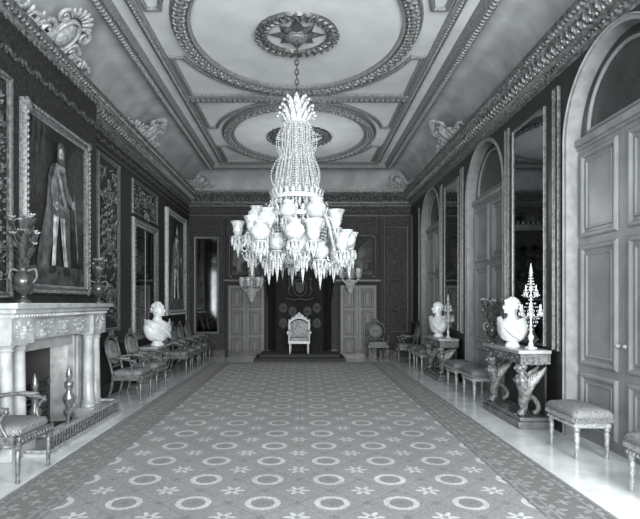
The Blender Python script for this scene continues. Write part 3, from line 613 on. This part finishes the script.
# ------------------------------------------------------------------ throne, dais, canopy
t=thing('throne_dais','low stepped dais covered in dark carpet under the throne','dais',(CX,YF,0))
b=MB(); b.box(-1.25,1.25,-1.35,-.03,0,.09); b.build('lower_step',MT['daiscloth'],t,bevel=.01)
b=MB(); b.box(-1.1,1.1,-1.05,-.03,.09,.18); b.build('upper_step',MT['daiscloth'],t,bevel=.01)
t=thing('throne_canopy','dark velvet throne canopy with embroidered hangings on the end wall','canopy',(CX,YF,0))
b=MB(); b.box(-.98,.98,-.95,0,3.62,3.7); b.box(-1.01,1.01,-.98,0,3.7,3.78)
for p,tt in along([(-.98,-.98,3.83),(.98,-.98,3.83)],.14): b.leaf(p,(0,0,1),(0,-1,0),.07,.05,.02)
b.build('tester_cornice',MT['gilt'],t)
b=MB(); P=[(-.97,-.02),(-.97,-.93),(.97,-.93),(.97,-.02)]; top=[];bot=[]
L=[Vector((x,y,0)) for x,y in P]
for a,c in zip(L,L[1:]):
    n=int((c-a).length/.04)
    for k in range(n):
        p=a+(c-a)*(k/n); w=.02*math.sin(k*1.3); top.append((p.x,p.y+w*.3,3.62)); bot.append((p.x,p.y+w,3.22-.09*abs(math.sin(PI*k/ (n/max(1,round(n/8)))))))
b.loft([top,bot],False); b.build('valance',MT['velvet'],t,60)
b=MB(); b.loft([[(-.85+1.7*k/120,-.05-.022*math.sin(k*.9),z) for k in range(121)] for z in (.18,1.2,2.4,3.62)],False); b.build('back_cloth',MT['velvet'],t,60)
for s in (-1,1):
    b=MB(); b.loft([[(s*(.7+.28*k/30*(1 if z>1.6 else .75)),-.16-.05*math.sin(k*1.1)-.1*(z>1.6),z) for k in range(31)] for z in (.2,1.0,1.6,2.2,2.8,3.5)],False); b.build('curtain',MT['velvet'],t,60)
b=MB(); b.lathe([(.2,3.83),(.22,3.86),(.2,3.9),(.24,3.98),(.2,4.05),(.05,4.1),(.03,4.13),(.05,4.16),(.0,4.2)],(0,-.6,0),14)
b.build('crown_finial',MT['gilt'],t,50)
b=MB(); y=-.09
b.M=Matrix.Translation((0,y,2.05))
b.sweep([(.2*math.cos(2*PI*k/28),0,.25*math.sin(2*PI*k/28)) for k in range(28)],ridge(.05,.02),(0,-1,0))
sh=[(-.13,.16),(.13,.16),(.13,-.02),(.08,-.12),(0,-.18),(-.08,-.12),(-.13,-.02)]; b.add([(x,-.012,z) for x,z in sh],[tuple(range(7))])
b.box(-.008,.008,-.025,-.01,-.16,.16); b.box(-.13,.13,-.025,-.01,-.01,.01)
for s in (-1,1):
    b.tube(spline([(s*.26,-.01,-.24),(s*.34,-.01,-.1),(s*.3,-.01,.08),(s*.33,-.01,.2)],4,False),[.03]*4+[.06]*4+[.045]*5,7); b.ell((s*.32,-.02,.25),(.06,.03,.06),8,5)
    b.tube([(s*.3,-.01,.1),(s*.2,-.01,.14)],.02,5); b.tube([(s*.34,-.01,-.14),(s*.25,-.01,-.26)],.025,5); b.tube(spline([(s*.34,-.01,-.15),(s*.44,-.01,-.05),(s*.41,-.01,.1)],4,False),.014,5)
b.lathe([(.11,.29),(.13,.31),(.11,.34),(.13,.41),(.08,.46),(.02,.5)],(0,0,0),10); b.tube(spline([(-.4,-.01,-.3),(-.2,-.01,-.36),(0,-.01,-.33),(.2,-.01,-.36),(.4,-.01,-.3)],4,False),.03,6)
b.build('embroidered_arms',MT['embroidery'],t,60)
for sx,z in [(s*q,z) for s in (-1,1) for q,z in ((.5,1.0),(.5,1.45),(.5,2.7),(.5,3.05),(.22,2.75),(.22,1.35),(.22,3.1))]:
    b=MB(); b.M=Matrix.Translation((sx,-.09,z)); b.ell((0,.006,0),(.13,.01,.15),14,6); carve(b,.26,.3,int(50+z*10),.02,7); b.build('embroidered_sprig',MT['embroidery'],t,60)
t=thing('throne_chair','ornate pale gilt throne with brocade upholstery on the dais','throne',(CX-.02,14.72,.18))
t.scale=(.86,.9,.88)
for s in (-1,1):
    b=MB(); turnedleg(b,s*.3,-.26,.34); b.build('leg',MT['throneframe'],t)
    b=MB(); turnedleg(b,s*.28,.24,.34); b.build('leg',MT['throneframe'],t)
    b=MB(); b.tube(spline([(s*.3,.25,.72),(s*.35,.0,.72),(s*.36,-.24,.68)],5,False),.03,8); b.ell((s*.36,-.26,.67),(.05,.05,.055),9,6); b.tube(spline([(s*.36,-.22,.66),(s*.33,-.17,.5),(s*.34,-.24,.34)],4,False),.026,7); b.build('arm',MT['throneframe'],t,60)
b=MB(); b.box(-.34,.34,-.3,.28,.32,.41)
for p,tt in along([(-.32,-.305,.36),(.32,-.305,.36)],.06): b.ell(p,(.025,.015,.025),6,4)
b.build('seat_rail',MT['throneframe'],t,bevel=.006)
b=MB(); b.loft([rr(.6,.5,.05,.41),rr(.64,.54,.07,.44),rr(.6,.5,.1,.5),rr(.1,.08,.03,.52)],True,True,True); b.build('seat',MT['thronecloth'],t,60)
path=spline([(-.31,.26,.34),(-.32,.28,.7),(-.33,.31,.95),(-.2,.33,1.08),(0,.33,1.13),(.2,.33,1.08),(.33,.31,.95),(.32,.28,.7),(.31,.26,.34)],5,False)
b=MB(); b.tube(path,.045,8)
for k in range(9): 
    a=math.radians(10+20*k); b.leaf((.12*math.cos(a),.3,1.14+.08*math.sin(a)),(math.cos(a),0,math.sin(a)),(0,-1,0),.06,.025,.02)
for s in (-1,1): b.ell((s*.33,.3,1.02),(.04,.04,.07),8,6); scroll(b,s*.2,1.1,.06,s,.3,.018,1.2)
b.lathe([(.05,1.2),(.07,1.24),(.05,1.28),(.0,1.32)],(0,.31,0),10); b.build('back_frame',MT['throneframe'],t,60)
b=MB(); b.loft([[(x*.3,.27+.03*z,.44+z*.62) for x,z in [(-1,0),(1,0),(1,.75),(.6,.95),(0,1),(-.6,.95),(-1,.75)]],[(x*.24,.22+.03*z,.48+z*.54) for x,z in [(-1,0),(1,0),(1,.75),(.6,.95),(0,1),(-.6,.95),(-1,.75)]]],True,True,True); b.build('back_panel',MT['thronecloth'],t,60)
# girandoles either side of the canopy
def girandole(x,z,label):
    t=thing('crystal_wall_light',label,'wall light',(x,YF,z),0,'crystal wall lights beside the canopy'); t.scale=(1.2,1.2,1.2)
    b=MB(); b.box(-.06,.06,-.08,0,.1,.9); b.tube([(0,-.02,.5),(0,-.3,.5)],.02,6); b.build('bracket',MT['gilt'],t)
    b=MB(); b.lathe([(.01,.1),(.05,.15),(.02,.25),(.12,.38),(.14,.42),(.03,.48),(.02,.75),(.06,.82),(.1,.86),(.02,.95),(.0,1.0)],(0,-.3,0),12); b.build('stem',MT['crystal'],t,50)
    for q in range(6):
        a=2*PI*q/6+.3; c,s=math.cos(a),math.sin(a); r=.24; b=MB()
        b.tube(spline([(0,-.3,.45),(c*r*.5,-.3+s*r*.5,.36),(c*r,-.3+s*r,.48)],4,False),.012,5); b.lathe([(.01,.47),(.05,.49),(.05,.5),(.015,.5)],(c*r,-.3+s*r,0),8); ar=b.build('arm',MT['crystal'],t)
        b=MB(); b.lathe([(.015,.5),(.015,.64),(.003,.67)],(c*r,-.3+s*r,0),7); b.build('candle',MT['candle'],ar)
        b=MB(); b.lathe([(.03,.5),(.065,.56),(.06,.64),(.07,.7),(.055,.64),(.02,.51)],(c*r,-.3+s*r,0),10); b.build('glass_shade',MT['glassshade'],ar,60)
    b=MB()
    for q in range(20):
        a=2*PI*q/20
        for j in range(8): f=j/7; r=.14-.12*f; b.bead((r*math.cos(a),-.3+r*math.sin(a),.4-.28*f),.016,.022); r=.05+.18*f*f; b.bead((r*math.cos(a),-.3+r*math.sin(a),.86-.36*f),.015,.022)
    b.build('bead_strings',MT['crystal'],t)['kind']='stuff'; return t
girandole(CX-1.42+.02,1.5,'crystal wall light left of the throne canopy'); girandole(CX+1.46,1.75,'crystal wall light right of the throne canopy')
# ------------------------------------------------------------------ chandelier
t=thing('crystal_chandelier','large crystal chandelier with bead tent and many candle arms hanging from the ceiling','chandelier',(CX,7.5,2.1))
b=MB()
for k in range(13):
    z=2.48+.07*k; pts=[(.026*math.cos(a)*(k%2),.026*math.cos(a)*((k+1)%2),z+.046*math.sin(a)) for a in [2*PI*j/10 for j in range(11)]]; b.tube(pts,.0095,5)
b.build('chain',MT['iron'],t)
b=MB(); b.lathe([(.005,2.5),(.04,2.48),(.03,2.42),(.09,2.36),(.1,2.32),(.05,2.26),(.06,2.2),(.16,2.14),(.16,2.08),(.14,2.06),(.03,2.05),(.025,.1)],(0,0,0),20)
for ring,(r,z,n,L) in enumerate(((.11,2.38,8,.1),(.17,2.26,11,.1),(.2,2.14,14,.1))):
    for k in range(n):
        a=2*PI*(k+.5*ring)/n; b.leaf((r*math.cos(a),r*math.sin(a),z),(math.cos(a)*.7,math.sin(a)*.7,1),(math.cos(a),math.sin(a),-.7),L,.04,.014); b.ell(((r+.07)*math.cos(a),(r+.07)*math.sin(a),z+.06),(.022,.022,.026),6,4)
b.build('crown',MT['crystal'],t,50)
RJ=random.Random(21)
def strings(b,n,f,m,rb,off=0,jit=0):
    for q in range(n):
        a=2*PI*(q+off)/n; e=RJ.uniform(-jit,jit)
        for j in range(m+1): r,z=f(j/m); r+=e*math.sin(PI*j/m); b.bead((r*math.cos(a),r*math.sin(a),z),rb,rb*1.55)
Z1,Z2=1.0,.74
b=MB(); strings(b,40,lambda u:(.19-.01*math.sin(PI*min(1,u*1.5))+.17*u**1.7,2.07-(2.07-Z1)*u),32,.0112,0,.03); strings(b,20,lambda u:(.1+.08*u,2.07-(2.07-Z1)*u),32,.0112,.5,.02); strings(b,18,lambda u:(.2+.09*math.sin(PI*u),2.05-.5*u),15,.0105,.3,.03); strings(b,18,lambda u:(.25+.1*math.sin(PI*u),1.6-.55*u),15,.0105,.7,.03); b.build('bead_tent',MT['crystal'],t)['kind']='stuff'
def rim(r,z,name,n):
    b=MB(); b.lathe([(r-.02,z-.03),(r+.015,z-.03),(r+.025,z),(r+.015,z+.03),(r-.02,z+.03)],(0,0,0),40)
    for k in range(n):
        a=2*PI*k/n; b.leaf((r*math.cos(a)*1.05,r*math.sin(a)*1.05,z+.06),(math.cos(a)*.3,math.sin(a)*.3,1),(math.cos(a),math.sin(a),0),.055,.022,.01)
    ro=b.build(name,MT['crystal'],t,50)
    for k in range(n):
        a=2*PI*k/n; b=MB(); b.bead((r*math.cos(a)*1.06,r*math.sin(a)*1.06,z-.1),.019,.08); b.build('drop',MT['crystal'],ro)
rim(.36,Z1,'middle_ring',26); 
b=MB(); strings(b,44,lambda u:(.34+.09*math.sin(u*PI/2),Z1-.02-(Z1-Z2-.04)*u),6,.0115); b.build('bead_collar',MT['crystal'],t)['kind']='stuff'
rim(.44,Z2,'lower_ring',32)
b=MB(); strings(b,48,lambda u:(.43*math.cos(u*PI/2*.96)**.6,Z2-.04-.62*math.sin(u*PI/2)),20,.0125,0,.02); strings(b,24,lambda u:(.3*math.cos(u*PI/2*.96)**.6,Z2-.06-.5*math.sin(u*PI/2)),14,.0125); b.build('bead_basin',MT['crystal'],t)['kind']='stuff'
b=MB(); b.lathe([(.02,.14),(.07,.1),(.04,.05),(.055,.02),(.0,-.06)],(0,0,0),12); b.build('finial',MT['crystal'],t)
TUL=((.025,.03),(.05,.05),(.066,.1),(.066,.14),(.078,.18),(.105,.225),(.101,.225),(.074,.18),(.061,.14),(.06,.1),(.045,.055),(.02,.04))
GLB=((.03,.03),(.07,.05),(.1,.09),(.112,.13),(.1,.175),(.07,.205),(.062,.215),(.08,.24),(.077,.24),(.057,.215),(.066,.2),(.094,.17),(.106,.13),(.094,.09),(.06,.055),(.02,.04))
def arm(a,r0,z0,r1,z1,dip,k=1.25,jz=.14):
    a+=RJ.uniform(-.1,.1); r1+=RJ.uniform(-.1,.06); z1+=RJ.uniform(-jz,jz); k*=RJ.uniform(.8,1.15); pl=RJ.uniform(0,.12)
    c,s=math.cos(a),math.sin(a); b=MB()
    b.tube(spline([(c*r0,s*r0,z0),(c*(r0+.35*(r1-r0)),s*(r0+.35*(r1-r0)),z0-dip),(c*(r0+.8*(r1-r0)),s*(r0+.8*(r1-r0)),z1-dip*.8),(c*r1,s*r1,z1)],5,False),.016,6); ar=b.build('arm',MT['crystal'],t)
    b=MB(); b.lathe([(.012,-.03),(.06,0),(.1,.02),(.095,.03),(.02,.03)],(c*r1,s*r1,z1),14)
    for j in range(10):
        q=2*PI*j/10; b.bead((c*r1+.092*math.cos(q),s*r1+.092*math.sin(q),z1-.04),.016,.07); b.bead((c*r1+.06*math.cos(q),s*r1+.06*math.sin(q),z1-.09-pl*.5),.013,.05+pl*.5)
    b.bead((c*r1,s*r1,z1-.12-pl),.025,.08+pl); b.build('drip_pan',MT['crystal'],ar)
    b=MB(); b.lathe([(x*k,.03+(z-.03)*k) for x,z in (GLB if RJ.random()<.5 else TUL)],(c*r1,s*r1,z1),16); b.build('glass_shade',MT['glassshade'],ar,60)
    b=MB(); b.lathe([(.016,.03),(.016,.2),(.004,.23)],(c*r1,s*r1,z1),8); b.build('candle',MT['candle'],ar)
    return Vector((c*r1,s*r1,z1))
E=[arm(2*PI*(k+.25)/14,.43,Z2,.79,.30+.07*(k%2),.12) for k in range(14)]
for k in range(9): arm(2*PI*(k+.6)/9,.43,Z2+.02,.58,.56,.1)
for k in range(8): arm(2*PI*(k+.1)/8,.3,.42,.5,.12,.05,1.15,.08)
for k in range(14):
    A=E[k]; B=E[(k+1)%14]; b=MB()
    for j in range(15):
        u=j/14; p=A.lerp(B,u); b.bead((p.x,p.y,p.z-.2*math.sin(PI*u)),.0125,.0175)
    b.build('bead_swag',MT['crystal'],t)['kind']='stuff'
    a=math.atan2(A.y,A.x); I=Vector((.44*math.cos(a),.44*math.sin(a),Z2)); b=MB()
    for j in range(15):
        u=j/14; p=I.lerp(A,u); b.bead((p.x,p.y,p.z+.18-.18*u-.1*math.sin(PI*u)),.0125,.0175)
    b.build('bead_swag',MT['crystal'],t)['kind']='stuff'
# ------------------------------------------------------------------ carpet
def nodes_carpet(border):
    m=bpy.data.materials.new('carpet_border_wool' if border else 'carpet_field_wool'); m.use_nodes=True; nt=m.node_tree; bs=nt.nodes['Principled BSDF']
    def N(op,a,b2=None,c=None):
        n=nt.nodes.new('ShaderNodeMath'); n.operation=op
        for i,q in enumerate((a,b2,c)):
            if q is None: continue
            if isinstance(q,(int,float)): n.inputs[i].default_value=q
            else: nt.links.new(q,n.inputs[i])
        return n.outputs[0]
    tc=nt.nodes.new('ShaderNodeTexCoord'); sp=nt.nodes.new('ShaderNodeSeparateXYZ'); nt.links.new(tc.outputs['Object'],sp.inputs[0]); X,Y=sp.outputs[0],sp.outputs[1]
    def cell(px,py,ox,oy):
        u=N('SUBTRACT',N('FRACT',N('ADD',N('DIVIDE',X,px),ox)),.5); v=N('SUBTRACT',N('FRACT',N('ADD',N('DIVIDE',Y,py),oy)),.5)
        r=N('SQRT',N('ADD',N('MULTIPLY',u,u),N('MULTIPLY',v,v))); return u,v,r,N('ARCTAN2',v,u)
    def band(x,c,w): return N('LESS_THAN',N('ABSOLUTE',N('SUBTRACT',x,c)),w)
    def star(r,th,n,R0,amp): return N('LESS_THAN',r,N('ADD',R0,N('MULTIPLY',N('COSINE',N('MULTIPLY',th,n)),amp)))
    def mx(*s):
        o=s[0]
        for q in s[1:]: o=N('MAXIMUM',o,q)
        return o
    if not border:
        P=.55
        u,v,r,th=cell(P,P,.08,0); ring=band(r,.215,.043); core=N('LESS_THAN',r,.172)
        u2,v2,r2,th2=cell(P,P,.58,.5); st=N('MULTIPLY',star(r2,th2,6,.13,.06),N('GREATER_THAN',r2,.045))
        dot=star(r,th,4,.05,.025)
        ua,va,ra,tha=cell(P,P,.58,0); ub,vb,rb,thb=cell(P,P,.08,.5)
        sprig=mx(star(ra,tha,4,.05,.03),star(rb,thb,4,.05,.03))
        d3=N('ADD',N('ABSOLUTE',u),N('ABSOLUTE',v)); line=band(d3,.5,.010)
        lightm=mx(ring,st); mid=mx(line,N('MULTIPLY',core,.45),sprig,dot)
        val=N('ADD',N('ADD',.125,N('MULTIPLY',lightm,.17)),N('MULTIPLY',N('MULTIPLY',mid,N('SUBTRACT',1,lightm)),-.05))
    else:
        u,v,r,th=cell(.3,.3,.1,.2); leafs=star(r,th,5,.24,.14); hole=N('LESS_THAN',r,.09)
        u2,v2,r2,th2=cell(.3,.3,.6,.7); l2=star(r2,th2,4,.13,.08)
        sc=mx(N('MULTIPLY',leafs,N('SUBTRACT',1,hole)),l2)
        nb=nt.nodes.new('ShaderNodeTexNoise'); nb.inputs['Scale'].default_value=16; nt.links.new(tc.outputs['Object'],nb.inputs['Vector'])
        val=N('ADD',.06,N('MULTIPLY',sc,N('MULTIPLY',nb.outputs['Fac'],.17)))
    nz=nt.nodes.new('ShaderNodeTexNoise'); nz.inputs['Scale'].default_value=45; nz.inputs['Detail'].default_value=4; nt.links.new(tc.outputs['Object'],nz.inputs['Vector'])
    nz2=nt.nodes.new('ShaderNodeTexNoise'); nz2.inputs['Scale'].default_value=1.2; nt.links.new(tc.outputs['Object'],nz2.inputs['Vector'])
    val=N('MULTIPLY',val,N('MULTIPLY',N('ADD',.3,N('MULTIPLY',nz.outputs['Fac'],1.4)),N('ADD',.7,N('MULTIPLY',nz2.outputs['Fac'],.6))))
    cb=nt.nodes.new('ShaderNodeCombineXYZ')
    for i in range(3): nt.links.new(N('MULTIPLY',val,TINT[i]),cb.inputs[i])
    nt.links.new(cb.outputs[0],bs.inputs['Base Color']); bs.inputs['Roughness'].default_value=.85; bs.inputs['Sheen Weight'].default_value=.12
    return m
x0,x1,y0,y1,bw=-2.44,2.32,-.5,13.98,.52
t=thing('patterned_carpet','long grey carpet of rings and stars with a scrolled border','carpet',(0,0,0))
b=MB(); b.box(x0+bw,x1-bw,y0,y1-bw,0.002,.014); b.build('carpet_field',nodes_carpet(False),t)
b=MB(); b.box(x0,x0+bw,y0,y1,.002,.015); b.box(x1-bw,x1,y0,y1,.002,.015); b.box(x0+bw,x1-bw,y1-bw,y1,.002,.015); b.build('carpet_border',nodes_carpet(True),t)
sm=mat('carpet_stripe_wool',.17,.9,.2,30)
for a in (x0+.02,x0+.1,x0+bw-.1,x0+bw-.03,x1-bw+.03,x1-bw+.1,x1-.1,x1-.02):
    b=MB(); b.box(a-.012,a+.012,y0,y1,.014,.017); b.build('border_stripe',sm,t)
# ------------------------------------------------------------------ light
w=bpy.data.worlds.new('world'); C.scene.world=w; w.use_nodes=True; bg=w.node_tree.nodes['Background']; bg.inputs[0].default_value=(.95,.98,1,1); bg.inputs[1].default_value=1.1
def area(name,loc,target,sx,sy,e):
    l=bpy.data.lights.new(name,'AREA'); l.shape='RECTANGLE'; l.size=sx; l.size_y=sy; l.energy=e; o=bpy.data.objects.new(name,l); COL.objects.link(o); o.location=loc
    o.rotation_euler=(Vector(target)-Vector(loc)).to_track_quat('-Z','Y').to_euler(); return o
area('window_light_behind',(0.3,-2.2,2.0),(0,10,3.8),5.5,3.2,1650)  # added fill lamp behind the camera, no window is built there
area('window_light_right',(3.1,1.7,2.4),(-1.5,8.0,.4),1.4,3.0,480)  # added side fill out of view, the wall has no opening here
def point(name,loc,e,r):
    l=bpy.data.lights.new(name,'POINT'); l.energy=e; l.shadow_soft_size=r; o=bpy.data.objects.new(name,l); COL.objects.link(o); o.location=loc
point('far_candle_glow',(0,11.9,3.7),105,.4)  # added lamp in mid-air to brighten the far end, no candles hang here
# ------------------------------------------------------------------ camera
cam=bpy.data.cameras.new('camera'); co=bpy.data.objects.new('camera',cam); COL.objects.link(co); co.location=(0,0,1.6); co.rotation_euler=(PI/2,0,0)
cam.sensor_width=36; cam.sensor_fit='HORIZONTAL'; cam.lens=36*520/640; cam.shift_x=17/640; cam.shift_y=43.5/640; cam.clip_start=.05
C.scene.camera=co
C.scene.view_settings.view_transform='Standard'; C.scene.view_settings.look='None'
C.scene.view_settings.gamma=.93
